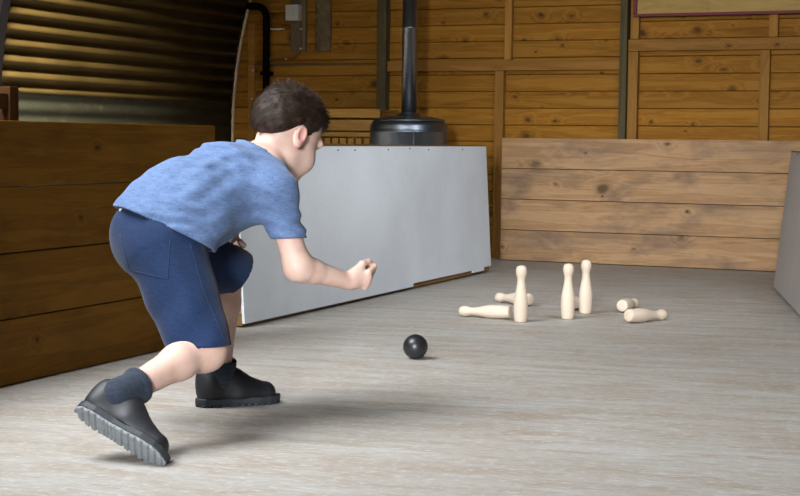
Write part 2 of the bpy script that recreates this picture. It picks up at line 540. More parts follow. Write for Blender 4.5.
def arch(name, a0, a1, skirt=None):
    """corrugated sheet following the arch from angle a0 to a1; ridges run along the hut"""
    pts = []
    n = int(abs(a1 - a0) * RAD / PITCH * 10)
    if skirt == 'L':
        for z in np.linspace(0.0, ZC, 40)[:-1]:
            pts.append((CX0 - RAD + 0.006 * math.cos(2 * PI * z / 0.11), z))
    for k in range(n + 1):
        a = a0 + (a1 - a0) * k / n
        zz = ZC + RAD * math.sin(a)
        r = RAD - (0.018 if zz > 0.87 else 0.006) * math.cos(2 * PI * (a - PI) * RAD / PITCH + 1.2)
        pts.append((CX0 + r * math.cos(a), ZC + r * math.sin(a)))
    if skirt == 'R':
        for z in np.linspace(ZC, 0.0, 40)[1:]:
            pts.append((CX0 + RAD + 0.006 * math.cos(2 * PI * z / 0.11), z))
    ys = np.linspace(Y0, YB + 0.06, 12)
    bm = bmesh.new(); rows = [[bm.verts.new((x, y, z)) for x, z in pts] for y in ys]
    for r0, r1 in zip(rows, rows[1:]):
        for i in range(len(pts) - 1):
            bm.faces.new((r0[i], r0[i + 1], r1[i + 1], r1[i]))
    me = bpy.data.meshes.new(name); bm.to_mesh(me); bm.free()
    o = link(name, me, M['steel'], None, True); o['kind'] = 'structure'
    md = o.modifiers.new('thickness', 'SOLIDIFY'); md.thickness = 0.004; md.offset = 0
    return o


wl = arch('wall_left', PI, PI - 0.9, 'L')
arch('ceiling', PI - 0.9, 0.9)
arch('wall_right', 0.9, 0.0, 'R')


def arc_pts(r, y, a0=PI, a1=PI - 0.9, n=30, z0=0.0):
    pts = [(CX0 - r, y, z0)] if z0 < ZC else []
    return pts + [(CX0 + r * math.cos(a0 + (a1 - a0) * k / n), y, ZC + r * math.sin(a0 + (a1 - a0) * k / n)) for k in range(n + 1)]


def arc_bar(name, r0, r1, ya, yb, mat, parent=None, z0=0.0):
    A = arc_pts(r0, 0, z0=z0); B = arc_pts(r1, 0, z0=z0)
    bm = bmesh.new(); rings = []
    for p, q in zip(A, B):
        rings.append([bm.verts.new((p[0], ya, p[2])), bm.verts.new((q[0], ya, q[2])), bm.verts.new((q[0], yb, q[2])), bm.verts.new((p[0], yb, p[2]))])
    for a, b in zip(rings, rings[1:]):
        for k in range(4):
            bm.faces.new((a[k], a[(k + 1) % 4], b[(k + 1) % 4], b[k]))
    bm.faces.new(rings[0][::-1]); bm.faces.new(rings[-1])
    bmesh.ops.recalc_face_normals(bm, faces=bm.faces[:])
    me = bpy.data.meshes.new(name); bm.to_mesh(me); bm.free()
    return link(name, me, mat, parent)


arc_bar('rib', RAD - 0.019, RAD - 0.075, 5.68, 5.74, M['black_iron'], wl)
t1 = arc_bar('trim_1', RAD - 0.019, RAD - 0.030, YB - 0.03, YB - 0.015, M['pale_edge']); t1['kind'] = 'structure'

def front_wall():
    """the near end of the hut, unseen, its assumed doorway shaped to steer the daylight"""
    bm = bmesh.new(); vs = {}

    def V(x, z):
        k = (round(x, 4), round(z, 4))
        if k not in vs: vs[k] = bm.verts.new((x, Y0 - 0.02, z))
        return vs[k]

    def top(x): return ZC + math.sqrt(max(RAD ** 2 - (x - CX0) ** 2, 1e-6))
    for xa, xb, zl in ((CX0 - RAD, DX0, 0.0), (DX0, DX1, DH), (DX1, CX0 + RAD, 0.0)):
        n = max(1, int((xb - xa) / 0.12)); xs = [xa + (xb - xa) * k / n for k in range(n + 1)]
        for x0, x1 in zip(xs, xs[1:]):
            if min(top(x0), top(x1)) > zl + 0.01:
                bm.faces.new((V(x0, zl), V(x1, zl), V(x1, top(x1)), V(x0, top(x0))))
    ext = bmesh.ops.extrude_face_region(bm, geom=bm.faces[:])
    for v in [e for e in ext['geom'] if isinstance(e, bmesh.types.BMVert)]: v.co.y -= 0.05
    bmesh.ops.recalc_face_normals(bm, faces=bm.faces[:])
    me = bpy.data.meshes.new('wall_front'); bm.to_mesh(me); bm.free()
    o = link('wall_front', me, M['back_wall']); o['kind'] = 'structure'


DX0, DX1, DH = -0.64, 0.5, 1.95  # opening edges set to keep daylight off the left barrier and sheet
front_wall()

# end wall: overlapping boards, each a little proud at its lower edge, cut to the arch
def end_wall():
    bm = bmesh.new(); h = 0.094
    zt = ZC + RAD - 0.03
    k = 0
    while k * h < zt:
        za, zb = k * h, min((k + 1) * h, zt)
        half = RAD + 0.02 if za < ZC else math.sqrt(max(RAD ** 2 - (za - ZC) ** 2, 0)) + 0.02
        xa, xb = CX0 - half, CX0 + half
        g = 0.0035
        yf = YB - 0.004 * math.sin(k * 1.7)
        prof = [(YB + 0.06, za), (yf + 0.006, za), (yf, za + g), (yf, zb - g), (yf + 0.012, zb), (YB + 0.06, zb)]
        A = [bm.verts.new((xa, y, z)) for y, z in prof]; B = [bm.verts.new((xb, y, z)) for y, z in prof]
        for i in range(len(prof)):
            j = (i + 1) % len(prof)
            bm.faces.new((A[i], A[j], B[j], B[i]))
        bm.faces.new(A[::-1]); bm.faces.new(B)
        k += 1
    bmesh.ops.recalc_face_normals(bm, faces=bm.faces[:])
    me = bpy.data.meshes.new('wall_back'); bm.to_mesh(me); bm.free()
    return link('wall_back', me, M['back_wall'])


wb = end_wall(); wb['kind'] = 'structure'


def archz(x):
    return ZC + math.sqrt(max(RAD ** 2 - (x - CX0) ** 2, 0)) - 0.03


def wbox(name, x0, x1, z0, z1, y0, mat, bev=0.003, y1=YB + 0.01):
    return box(name, (x0, y0, z0), (x1, y1, z1), mat, wb, bev)


YS = YB - 0.05
p = wbox('post', -3.554, -3.497, 0, archz(-3.56), YS - 0.012, M['grey_post']); p['label'] = 'weathered grey-green post'
wbox('rail', -3.495, -2.112, 1.055, 1.112, YS + 0.006, M['rail'])
wbox('rail', -4.384, -3.556, 1.100, 1.107, YS + 0.030, M['grey_post'])
wbox('stud', -2.783, -2.742, 1.114, archz(-2.8), YS + 0.012, M['stud'])
wbox('stud', -2.834, -2.783, 0, 1.053, YS + 0.006, M['stud'])
p = wbox('post', -2.112, -2.073, 0, archz(-2.1), YS - 0.025, M['grey_post']); p['label'] = 'dark weathered post'
wbox('stud', -2.071, -2.018, 0, 1.152, YS + 0.006, M['stud'])
wbox('stud', -2.064, -2.018, 1.219, archz(-2.06), YS + 0.012, M['stud'])
wbox('rail', -2.071, 0.55, 1.154, 1.216, YS, M['rail'])
wbox('stud', -1.368, -1.316, 0, 1.152, YS + 0.006, M['stud'])
wbox('stud', -1.326, -1.28, 1.219, 2.4, YS + 0.012, M['stud'])
wbox('stud', -0.62, -0.57, 0, 1.152, YS + 0.006, M['stud'])
wbox('stud', -4.43, -4.385, 0, 1.35, YS + 0.04, M['rail'])

# small fittings on the dark end of the wall
gb = box('backing_board', (-4.135, YB - 0.022, 1.178), (-4.035, YB - 0.001, 1.56), M['grey_board'])
tag(gb, 'grey-brown backing board on the end wall below a small white switch box', 'board')
bb = empty('bark_board', (-3.925, YB, 1.176))
tag(bb, 'rough bark-faced board fixed to the end wall right of the white switch box', 'board')


def bark_board():
    bm = bmesh.new(); nz, nx = 40, 12
    g = []
    for j in range(nz + 1):
        row = []
        for i in range(nx + 1):
            u = i / nx; x = -0.05 + 0.1 * u; z = 0.46 * j / nz
            dep = 0.012 + 0.022 * math.sin(PI * u) ** 0.6 + 0.006 * math.sin(z * 90 + i * 1.3) + random.uniform(-.003, .003)
            row.append(bm.verts.new((x + random.uniform(-.002, .002), -dep, z)))
        g.append(row)
    for j in range(nz):
        for i in range(nx):
            bm.faces.new((g[j][i], g[j][i + 1], g[j + 1][i + 1], g[j + 1][i]))
    ext = bmesh.ops.extrude_face_region(bm, geom=bm.faces[:])
    for v in [e for e in ext['geom'] if isinstance(e, bmesh.types.BMVert)]:
        v.co.y = -0.001
    bmesh.ops.recalc_face_normals(bm, faces=bm.faces[:])
    me = bpy.data.meshes.new('bark'); bm.to_mesh(me); bm.free()
    return me


link('bark_face', bark_board(), M['bark'], bb, True)
sw = empty('switch_box', (-4.104, YB - 0.022, 1.358)); tag(sw, 'small white electrical switch box on the grey-brown backing board', 'switch box')
box('box_case', (-0.044, -0.045, 0), (0.044, -0.001, 0.094), M['white_plastic'], sw, 0.005)
box('switch_rocker', (-0.012, -0.05, 0.03), (0.012, -0.044, 0.065), M['white_plastic'], sw, 0.002)
cb = empty('cable', (-4.075, YB, 1.36)); tag(cb, 'thin red-brown cable clipped to the wall below the white switch box', 'cable')
yc = -0.027
tube('cable_run', [(0.012, yc, -0.004), (0.013, yc, -0.07), (0.012, yc, -0.15), (0.008, yc, -0.185), (-0.03, yc + 0.012, -0.215), (-0.09, yc + 0.02, -0.225), (-0.16, yc + 0.022, -0.223), (-0.26, yc + 0.022, -0.235), (-0.31, yc + 0.022, -0.28), (-0.325, yc + 0.022, -0.5), (-0.325, yc + 0.022, -0.75)], 0.004, M['cable'], cb, 8)
for (x, z, dy) in ((0.013, -0.05, 0), (0.012, -0.165, 0), (-0.095, -0.225, 0.02), (-0.205, -0.226, 0.02), (-0.318, -0.29, 0.02), (-0.325, -0.46, .02)):
    box('cable_clip', (x - 0.006, yc - 0.006 + dy, z - 0.005), (x + 0.006, yc + 0.0045 + dy, z + 0.005), M['white_plastic'], cb, 0.002)
st = box('wooden_peg', (-4.27, YB - 0.03, 1.308), (-4.185, YB - 0.001, 1.318), M['pale_edge'], None, 0.003)
tag(st, 'small pale wooden peg lying level on the end wall beside the black pipe', 'peg')
bp = empty('black_pipe', (-4.285, YB - 0.045, 0)); tag(bp, 'black pipe bending down the end wall beside the corrugated sheet', 'pipe')
pp = [(-0.125, 0, 1.452), (-0.07, 0, 1.45)] + [(-0.07 + 0.07 * math.sin(a), 0, 1.38 + 0.07 * math.cos(a)) for a in np.linspace(0.2, PI / 2, 7)] + [(0, 0, 1.2), (0, 0, 0.6), (0, 0, 0.5)]
tube('pipe_run', pp, 0.021, M['black_iron'], bp, 14)
for z in (0.55, 1.05):
    box('pipe_bracket', (-0.03, -0.024, z - 0.012), (0.03, 0.038, z + 0.012), M['black_iron'], bp, 0.003)

# framed yellow board, top right
yb_ = empty('framed_board', (-1.15, YB - 0.05, 1.332)); tag(yb_, 'yellowed painted board with dark magenta frame high on the wall at right', 'board')
box('board_panel', (-0.87, -0.02, 0.018), (0.0, -0.002, 0.62), M['yellow'], yb_, 0.0)
box('board_panel', (0.002, -0.02, 0.018), (0.87, -0.002, 0.62), M['yellow'], yb_, 0.0)
box('board_panel', (-0.4925, -0.0215, 0.018), (-0.4895, -0.0195, 0.62), M['frame_up'], yb_, 0.0).name = 'joint_strip'
box('frame_rail', (-0.89, -0.032, 0.003), (0.89, 0.0, 0.018), M['purple_paint'], yb_)
box('frame_rail', (-0.89, -0.032, 0.618), (0.89, 0.0, 0.638), M['purple_paint'], yb_)
for x in (-0.89, 0.872):
    box('frame_stile', (x, -0.032, 0.02), (x + 0.018, 0.0, 0.618), M['purple_paint'], yb_)

# ------------------------------------------------------------------ plank barriers
def plank(name, L, h, th, mat, parent, loc, axis, dips=()):
    bm = bmesh.new()
    bmesh.ops.create_cube(bm, size=1.0)
    d = (L, th, h) if axis == 'X' else (th, L, h)
    for v in bm.verts: v.co = Vector((v.co.x * d[0], v.co.y * d[1], v.co.z * d[2]))
    bmesh.ops.bevel(bm, geom=bm.edges[:], offset=0.004, segments=2, profile=0.7, affect='EDGES')
    me = bpy.data.meshes.new('plank'); bm.to_mesh(me); bm.free()
    o = link(name, me, mat, parent); o.location = loc
    return o


lb = empty('plank_barrier', (-2.478, 3.0, 0)); tag(lb, 'low dark amber barrier of four wide planks behind the boy at left', 'barrier')
for k in range(4):
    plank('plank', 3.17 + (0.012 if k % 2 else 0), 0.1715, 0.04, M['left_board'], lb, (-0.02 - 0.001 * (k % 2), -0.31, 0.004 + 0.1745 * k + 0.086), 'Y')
for y in (-1.7, -0.4, 1.12):
    box('post', (-0.1, y, 0), (-0.0415, y + 0.07, 0.66), M['frame_up'], lb)
bk = empty('plank_barrier', (-1.4, 7.88, 0)); tag(bk, 'low weathered grey-brown barrier of four wide planks across the end of the alley', 'barrier')
for k in range(4):
    plank('plank', 2.7, 0.1665, 0.04, M['back_board'], bk, (0.008 - 0.0 * k, 0.02 + 0.0015 * (k % 2), 0.004 + 0.1695 * k + 0.083), 'X')
for x in (-1.25, -0.1, 1.1):
    box('post', (x, 0.0425, 0), (x + 0.06, 0.1, 0.64), M['frame_up'], bk)
box('nail_hole', (-0.77, -0.0015, 0.365), (-0.76, 0.001, 0.373), M['black_gap'], bk, 0)

tf = empty('timber_frame', (-2.72, 3.49, 0)); tag(tf, 'orange-brown timber frame with upright and rail standing behind the left barrier', 'timber frame')


def upr(y0, y1, z):
    return box('upright', (-0.018, y0, 0), (0.018, y1, z), M['orange_wood'], tf, 0.003)


upr(0.02, 0.06, 0.80); upr(-0.62, -0.58, 0.80)
for z in (0.735, 0.60):
    box('rail', (-0.012, -0.579, z), (0.012, 0.019, z + 0.045), M['orange_wood'], tf, 0.003)

# ------------------------------------------------------------------ leaning side panels
def side_panel(name, base, rz, L, H, lean, face, label, face_h, nails, notch=True):
    """face looks along local +x, length along local y, leaning back by lean radians"""
    e = empty(name, base, rot=(0, -lean, rz)); tag(e, label, 'panel')
    fb = link('face_board', face_board_mesh(L, H, notch), face, e)
    box('rail', (-0.05, 0.0, H - 0.035), (-0.0105, L, H), M['frame'], e, 0.002)
    box('rail', (-0.05, 0.0, 0.005), (-0.0105, L, 0.045), M['frame'], e, 0.002)
    for y in (0.0, L / 2, L - 0.04):
        box('stile', (-0.05, y, 0.046), (-0.0105, y + 0.04, H - 0.036), M['frame_up'], e, 0.002)
    box('edge_strip', (-0.0115, 0.0, H + 0.0005), (0.002, L, H + 0.006), M['frame'], e, 0.001)
    for y in nails:
        nl = link('nail', lathe_mesh([(0.0035, -0.001), (0.0035, 0.0015), (0.002, 0.0025)], 8), M['nail'], e)
        nl.location = (0.0005, y, H - 0.012 - 0.004 * math.sin(y * 40)); nl.rotation_euler = (0, PI / 2, 0)
    return e


def face_board_mesh(L, H, notch):
    pts = [(0, 0.012), (L * 0.60, 0.012), (L * 0.60, 0.026), (L * 0.90, 0.026), (L * 0.90, 0.014), (L * 0.96, 0.014), (L * 0.96, 0.03), (L, 0.03), (L, H), (0, H)] if notch else [(0, 0.012), (L, 0.012), (L, H), (0, H)]
    bm = bmesh.new()
    A = [bm.verts.new((0, y, z)) for y, z in pts]; B = [bm.verts.new((-0.01, y, z)) for y, z in pts]
    bm.faces.new(A); bm.faces.new(B[::-1])
    for i in range(len(pts)):
        j = (i + 1) % len(pts); bm.faces.new((A[i], B[i], B[j], A[j]))
    bmesh.ops.recalc_face_normals(bm, faces=bm.faces[:])
    me = bpy.data.meshes.new('face'); bm.to_mesh(me); bm.free()
    return me


side_panel('side_panel', (-2.527, 4.573, 0.002), 0.0, 2.557, 0.632, 0.06, M['panel_grey'],
           'large grey board panel on a timber frame leaning along the left of the alley', 0.62, [0.62, 0.82, 0.98, 1.32, 1.56, 1.78, 2.22])
# right panel: face towards the alley, direction from far end to near end
d = np.array([-0.808 + 1.09, 5.767 - 6.903]); L2 = 2.2; ang = math.atan2(d[1], d[0]) - PI / 2
side_panel('side_panel', (-1.09, 6.903, 0.004), ang, L2, 0.625, 0.10, M['panel_brown'],
           'grey-brown board panel leaning outwards on the right edge of the alley', 0.62, [0.3, 0.8, 1.3], notch=False)

# ------------------------------------------------------------------ stove
sv = empty('stove', (-3.122, 7.45, 0)); tag(sv, 'round dark steel stove with tall flue behind the grey panel', 'stove')
rb = 0.208
body = [(0.17, 0.12), (0.19, 0.125), (rb - 0.004, 0.14), (rb, 0.16), (rb, 0.70), (rb + 0.002, 0.702), (rb + 0.002, 0.708), (rb, 0.71), (rb, 0.728), (rb - 0.003, 0.742), (rb - 0.010, 0.753), (rb - 0.018, 0.758), (0.1, 0.759)]
link('stove_body', lathe_mesh(body, 64), M['stove'], sv, True)
lid = [(0.10, 0.7595), (0.188, 0.7595), (0.194, 0.762), (0.194, 0.767), (0.188, 0.771), (0.16, 0.779), (0.11, 0.787), (0.062, 0.791), (0.058, 0.80), (0.05, 0.806), (0.042, 0.808)]
link('stove_lid', lathe_mesh(lid, 64), M['stove'], sv, True)
link('flue_pipe', lathe_mesh([(0.041, 0.8), (0.041, 1.255), (0.0425, 1.256), (0.0425, 1.262), (0.041, 1.263), (0.041, 2.9)], 40), M['flue'], sv, True)
box('stove_door', (0.03, -0.216, 0.30), (0.14, -0.15, 0.60), M['stove'], sv, 0.006)
box('door_edge', (0.105, -0.186, 0.2), (0.108, -0.178, 0.712), M['flue'], sv, 0.001)
for a in (0.6, 2.2, 3.8, 5.3):
    tube('leg', [(0.15 * math.cos(a), 0.15 * math.sin(a), 0.13), (0.17 * math.cos(a), 0.17 * math.sin(a), 0.001)], [0.02, 0.014], M['stove'], sv, 10)

rk = empty('slatted_rack', (-3.65, 7.74, 0)); tag(rk, 'low slatted pine rack against the end wall left of the stove', 'rack')
for (z0, z1) in ((0.783, 0.832), (0.71, 0.771), (0.676, 0.701), (0.40, 0.46), (0.16, 0.22)):
    box('slat', (-0.32, -0.012, z0), (0.235, 0.012, z1), M['slat'], rk, 0.003)
for x in (-0.31, 0.19):
    box('upright', (x, 0.0135, 0), (x + 0.04, 0.05, 0.82), M['slat'], rk, 0.003)
box('shelf', (-0.32, -0.012, 0.615), (0.235, 0.0125, 0.632), M['slat'], rk, 0.002)
box('shade_top', (-0.32, 0.0125, 0.815), (0.235, 0.26, 0.831), M['slat'], rk, 0.002)  # added to block light so the gaps between slats stay dark
for x in (-0.32, 0.22):
    box('shade_end', (x, 0.052, 0.0), (x + 0.014, 0.26, 0.814), M['slat'], rk, 0.002)  # added sides, closing the rack to keep its inside dark
for k in range(11):
    o = box('batten_end', (-0.305 + 0.049 * k, -0.014, 0.634), (-0.305 + 0.049 * k + 0.036, 0.010, 0.667), M['slat'], rk, 0.003)

# ------------------------------------------------------------------ skittles
def pin_profile():
    P = [(0.0, 0.0195), (0.001, 0.0215), (0.004, 0.0228), (0.02, 0.0245), (0.045, 0.0262), (0.07, 0.0262), (0.09, 0.0245), (0.11, 0.0208), (0.125, 0.0178),
         (0.14, 0.0155), (0.152, 0.0145), (0.160, 0.0150), (0.168, 0.0172), (0.175, 0.0192), (0.183, 0.0203), (0.192, 0.0200), (0.199, 0.0182), (0.2045, 0.0145), (0.207, 0.009), (0.2078, 0.003)]
    return [(r, z) for z, r in P]


pin_me = lathe_mesh(pin_profile(), 40); pin_me.materials.append(M['pin']); pin_me.shade_smooth()


def skittle(loc, label, direction=None, roll=0.0):
    o = bpy.data.objects.new('skittle', pin_me); COL.objects.link(o)
    tag(o, label, 'skittle', 'wooden skittles')
    if direction is None:
        o.location = loc; o.rotation_euler = (0, 0, roll)
    else:
        # lying: base end at loc, pointing along direction; touches the floor at its belly and its head
        z = Vector((direction[0], direction[1], 0)).normalized()
        rbelly, zb_, rh, zh = 0.0262, 0.06, 0.0203, 0.183
        tl = math.atan2(rbelly - rh, zh - zb_)
        ax = (z * math.cos(tl) - Vector((0, 0, 1)) * math.sin(tl)).normalized()
        q = ax.to_track_quat('Z', 'Y')
        o.rotation_mode = 'QUATERNION'; o.rotation_quaternion = q @ Euler((0, 0, roll)).to_quaternion()
        o.location = (loc[0], loc[1], rbelly / math.cos(tl) + zb_ * math.sin(tl) + 0.0006)
    return o


def axis(px, py):
    return at(px, py, 5.0)


def gpt(px, py, z=0.0):
    dv = FV * FPX + RV * (px - 400.0) + UV * (248.0 - py)
    return EYE + dv * ((z - EYE[2]) / dv[2])


def standing(px, py, label, roll):
    g = gpt(px, py); skittle((g[0], g[1], 0.0005), label, None, roll)


def lying(pb, ph, label, roll, L=0.2):
    a = gpt(*pb, 0.026); b = gpt(*ph, 0.02); dd = b - a; dd[2] = 0
    skittle(a, label, dd, roll)


standing(520.5, 322.0, 'pale wooden skittle standing alone at left, in front of a fallen one', 0.3)
standing(567.5, 319.0, 'pale wooden skittle standing left and nearer of the upright pair', 2.2)
standing(585.3, 313.5, 'pale wooden skittle standing right and farther of the upright pair', 4.0)
lying((510.5, 312.8), (463, 311.2), 'fallen skittle lying leftmost with its head pointing left', 1.0)
lying((530, 300.3), (495, 296.8), 'fallen skittle lying behind the upright skittle that stands alone at left', 2.0)
lying((576.0, 304), (566, 296), 'fallen skittle mostly hidden behind the upright pair', 3.0)
lying((622, 306.6), (640.5, 301), 'fallen skittle lying end-on, behind the rightmost fallen one', 4.2)
lying((628, 316.6), (668, 314.2), 'fallen skittle lying rightmost with its head pointing right', 5.1)

# ------------------------------------------------------------------ ball
g = gpt(415.3, 359)


def ball_mesh():
    bm = bmesh.new(); bmesh.ops.create_uvsphere(bm, u_segments=64, v_segments=40, radius=0.0375)
    for v in bm.verts:       # moulding seam and a slight flat where it was cast
        z = v.co.z
        if abs(z) < 0.0012: v.co *= 1.006
    me = bpy.data.meshes.new('ball'); bm.to_mesh(me); bm.free(); return me


bl = link('ball', ball_mesh(), M['ball'], None, True); bl.location = (g[0], g[1], 0.0378); bl.rotation_euler = (0.7, 0.4, 0)
tag(bl, 'black ball rolling across the pale floor towards the skittles', 'ball')

# ------------------------------------------------------------------ the boy
def nrm(v): 
    v = np.array(v, float); return v / np.linalg.norm(v)


def dirv(r, f, z=0.0):
    return RH * r + FH * f + ZV * z


pelvis = at(164, 233, 3.42)
FACE = nrm(dirv(0.75, 0.66)); RIGHT = nrm(dirv(0.66, -0.75))
hipR, hipL = at(172, 246, 3.36), at(150, 240, 3.48)
kneeR, ankR = at(205, 350, 3.28), at(122, 394, 3.10)
kneeL, ankL = at(228, 268, 3.64), at(220, 375, 3.70)
waist, chest, upper = at(184, 203, 3.46), at(230, 182, 3.52), at(256, 172, 3.575)
shR, elR, wrR = at(274, 190, 3.47), at(298, 267, 3.48), at(347, 281, 3.57)
shL, elL, wrL = at(222, 172, 3.67), at(228, 223, 3.79), at(228, 239, 3.70)
neckb = at(262, 168, 3.60)
headc = at(288, 133, 3.64)
HP = math.radians(36)
hF = nrm(dirv(0.62, 0.785)); HX = nrm(dirv(0.785, -0.62))
HY = nrm(hF * math.cos(HP) - ZV * math.sin(HP)); HZ = np.cross(HX, HY)
HM = np.stack([HX, HY, HZ], 1)
HS = 1.0


def hp(x, y, z): return headc + HM @ (np.array([x, y, z]) * HS)


# body
B = Field((-2.45, 2.40, -0.005), (-1.25, 3.75, 0.80), 0.0031)
TL = nrm(upper - pelvis)
B.ell(pelvis, (0.076, 0.066, 0.07), np.stack([RIGHT, FACE, ZV], 1))
B.cap(pelvis, waist, 0.060, 0.056, 0.05, flat=RIGHT, s=1.2)
B.cap(waist, chest, 0.056, 0.066, 0.05, flat=RIGHT, s=1.25)
B.cap(chest, upper, 0.068, 0.055, 0.05, flat=RIGHT, s=1.4)
for s, a, e, wr_ in ((1, shR, elR, wrR), (-1, shL, elL, wrL)):
    B.cap(upper, a, 0.05, 0.036, 0.04)
    B.cap(a, e, 0.036, 0.0295, 0.03)
    mid = a + (e - a) * 0.5
    B.cap(e, e + (wr_ - e) * 0.3, 0.0285, 0.0285, 0.03)
    B.cap(e + (wr_ - e) * 0.3, wr_, 0.0285, 0.0195, 0.01)
for h, k, a in ((hipR, kneeR, ankR), (hipL, kneeL, ankL)):
    B.cap(h, k, 0.058, 0.044, 0.04)
    B.ell(k, (0.040, 0.040, 0.040), None, 0.03)
    sd = nrm(a - k)
    back = nrm((h - k) - sd * (h - k).dot(sd)); calf = k + (a - k) * 0.32 + nrm(a - k) * 0 + back * 0.004
    B.cap(k, calf, 0.037, 0.0375, 0.02)
    B.cap(calf, a, 0.0375, 0.025, 0.02)
    B.cap(a, a + (a - k) * 0.03, 0.024, 0.022, 0.02)
# neck and head
B.cap(neckb, hp(0, -0.022, -0.03), 0.044, 0.040, 0.03)
B.cap(upper, neckb, 0.055, 0.045, 0.04)
B.ell(hp(0, -0.012, 0.03), (0.0735, 0.089, 0.075), HM, 0.02)
B.ell(hp(0, 0.03, -0.03), (0.057, 0.056, 0.068), HM, 0.03)
B.cap(hp(0.032, 0.012, -0.068), hp(0.0, 0.062, -0.088), 0.022, 0.019, 0.03)
B.cap(hp(-0.032, 0.012, -0.068), hp(0.0, 0.062, -0.088), 0.022, 0.019, 0.03)
for s in (1, -1):
    B.ell(hp(s * 0.033, 0.052, -0.045), (0.029, 0.028, 0.029), HM, 0.025)      # cheek
    B.ell(hp(s * 0.029, 0.094, -0.002), (0.017, 0.017, 0.013), HM, 0.014, 's')  # socket
    B.ell(hp(s * 0.029, 0.084, -0.003), (0.0125, 0.016, 0.0058), HM, 0.002, 's')
    B.cap(hp(s * 0.046, 0.070, 0.018), hp(s * 0.012, 0.084, 0.016), 0.008, 0.008, 0.015)
    B.cap(hp(s * 0.009, 0.087, -0.034), hp(s * 0.006, 0.090, -0.034), 0.0065, 0.0065, 0.008)
    # ear: rim, hollow, lobe
    EX = nrm(HX * s * 0.9 - HY * 0.45); EY = nrm(HY - EX * HY.dot(EX)); EZ = np.cross(EX, EY)
    EM = np.stack([EX, EY, EZ], 1)
    ec = hp(s * (0.0725 if s > 0 else 0.056), -0.026, -0.026)
    B.ell(ec, (0.0085, 0.0165, 0.0275), EM, 0.006)
    B.ell(ec + EX * 0.0075 + EY * 0.003 + HZ * 0.004, (0.0075, 0.0090, 0.017), EM, 0.003, 's')
    B.ell(ec - HZ * 0.024 + EY * 0.004, (0.007, 0.009, 0.010), EM, 0.006)
B.cap(hp(0, 0.083, 0.004), hp(0, 0.0885, -0.03), 0.007, 0.0098, 0.012)
B.cap(hp(-0.017, 0.079, -0.056), hp(0.017, 0.079, -0.056), 0.006, 0.006, 0.006)
B.cap(hp(-0.014, 0.0785, -0.065), hp(0.014, 0.0785, -0.065), 0.007, 0.007, 0.006)
B.cap(hp(-0.022, 0.086, -0.0605), hp(0.022, 0.086, -0.0605), 0.0016, 0.0016, 0.003, 's')


HSC = 1.08


def hand(w, fwd, thumb, curl, side, spread=0.0):
    """palm, four curled fingers of their own lengths, and a thumb off the side of the palm"""
    X = nrm(fwd); Y = nrm(np.array(thumb) - X * X.dot(thumb)); Z = np.cross(X, Y) * (-1 if side == 'R' else 1)

    def q(x, y, z): return w + (X * x + Y * y + Z * z) * HSC
    B.cap(w, q(0.016, 0, 0), 0.0165, 0.0165, 0.012)
    B.cap(q(0.014, 0.0, 0.001), q(0.046, 0.0, 0.001), 0.0125, 0.0115, 0.01, flat=Y, s=1.9)
    B.cap(q(0.012, 0.013, 0.005), q(0.03, 0.019, 0.008), 0.0125, 0.010, 0.01)
    ys = (0.0205, 0.007, -0.0065, -0.019); ln = (0.030, 0.033, 0.030, 0.024); rr = (0.0072, 0.0074, 0.0070, 0.0062)
    for i in range(4):
        p = q(0.050 - 0.002 * abs(i - 1) - (0.003 if i == 3 else 0), ys[i], 0.0)
        a = 0.0; r = rr[i]
        for seg, (fr, da) in enumerate(((1.0, curl[i][0]), (0.66, curl[i][1]), (0.52, curl[i][2]))):
            a += da
            e = p + (X * math.cos(a) + Z * math.sin(a)) * ln[i] * fr * HSC + Y * spread * (1.5 - i) * 0.004
            B.cap(p, e, r, r * 0.92, 0.004 if seg else 0.007)
            p = e; r *= 0.92
    a0 = q(0.018, 0.020, 0.006); a1 = q(0.036, 0.0325, 0.016); a2 = q(0.053, 0.031, 0.027); a3 = q(0.0655, 0.022, 0.032)
    B.cap(a0, a1, 0.0105, 0.0088, 0.008); B.cap(a1, a2, 0.0086, 0.0078, 0.004); B.cap(a2, a3, 0.0077, 0.0062, 0.004)


hdR = at(371, 280, 3.59) - wrR
hand(wrR, hdR, dirv(-0.1, -0.45, 0.82), [(0.85, 1.35, 0.8), (1.0, 1.35, 0.85), (1.05, 1.4, 0.85), (1.1, 1.4, 0.85)], 'R')
hand(wrL, at(240, 255.5, 3.64) - wrL, dirv(0.6, -0.4, 0.5), [(0.3, 0.5, 0.3)] * 4, 'L', 1.0)
bme, bv, bf = B.mesh('person', 1)
person = link('person', bme, [M['skin'], M['lip'], M['ear']])
tag(person, 'boy in blue t-shirt, navy shorts and black shoes crouching forward with bowling arm outstretched', 'person')
hl = (bv - headc) @ HM
lipm = (np.abs(hl[:, 0]) < 0.022 - 0.25 * np.abs(hl[:, 2] + 0.0605)) & (np.abs(hl[:, 2] + 0.061) < 0.0105) & (hl[:, 1] > 0.06)
earm = (np.abs(hl[:, 0]) > 0.0715) & (np.abs(hl[:, 1] + 0.028) < 0.03) & (np.abs(hl[:, 2] + 0.026) < 0.034)
mi = lipm[bf].all(1).astype(np.int32) + 2 * earm[bf].all(1).astype(np.int32)
bme.polygons.foreach_set('material_index', mi)
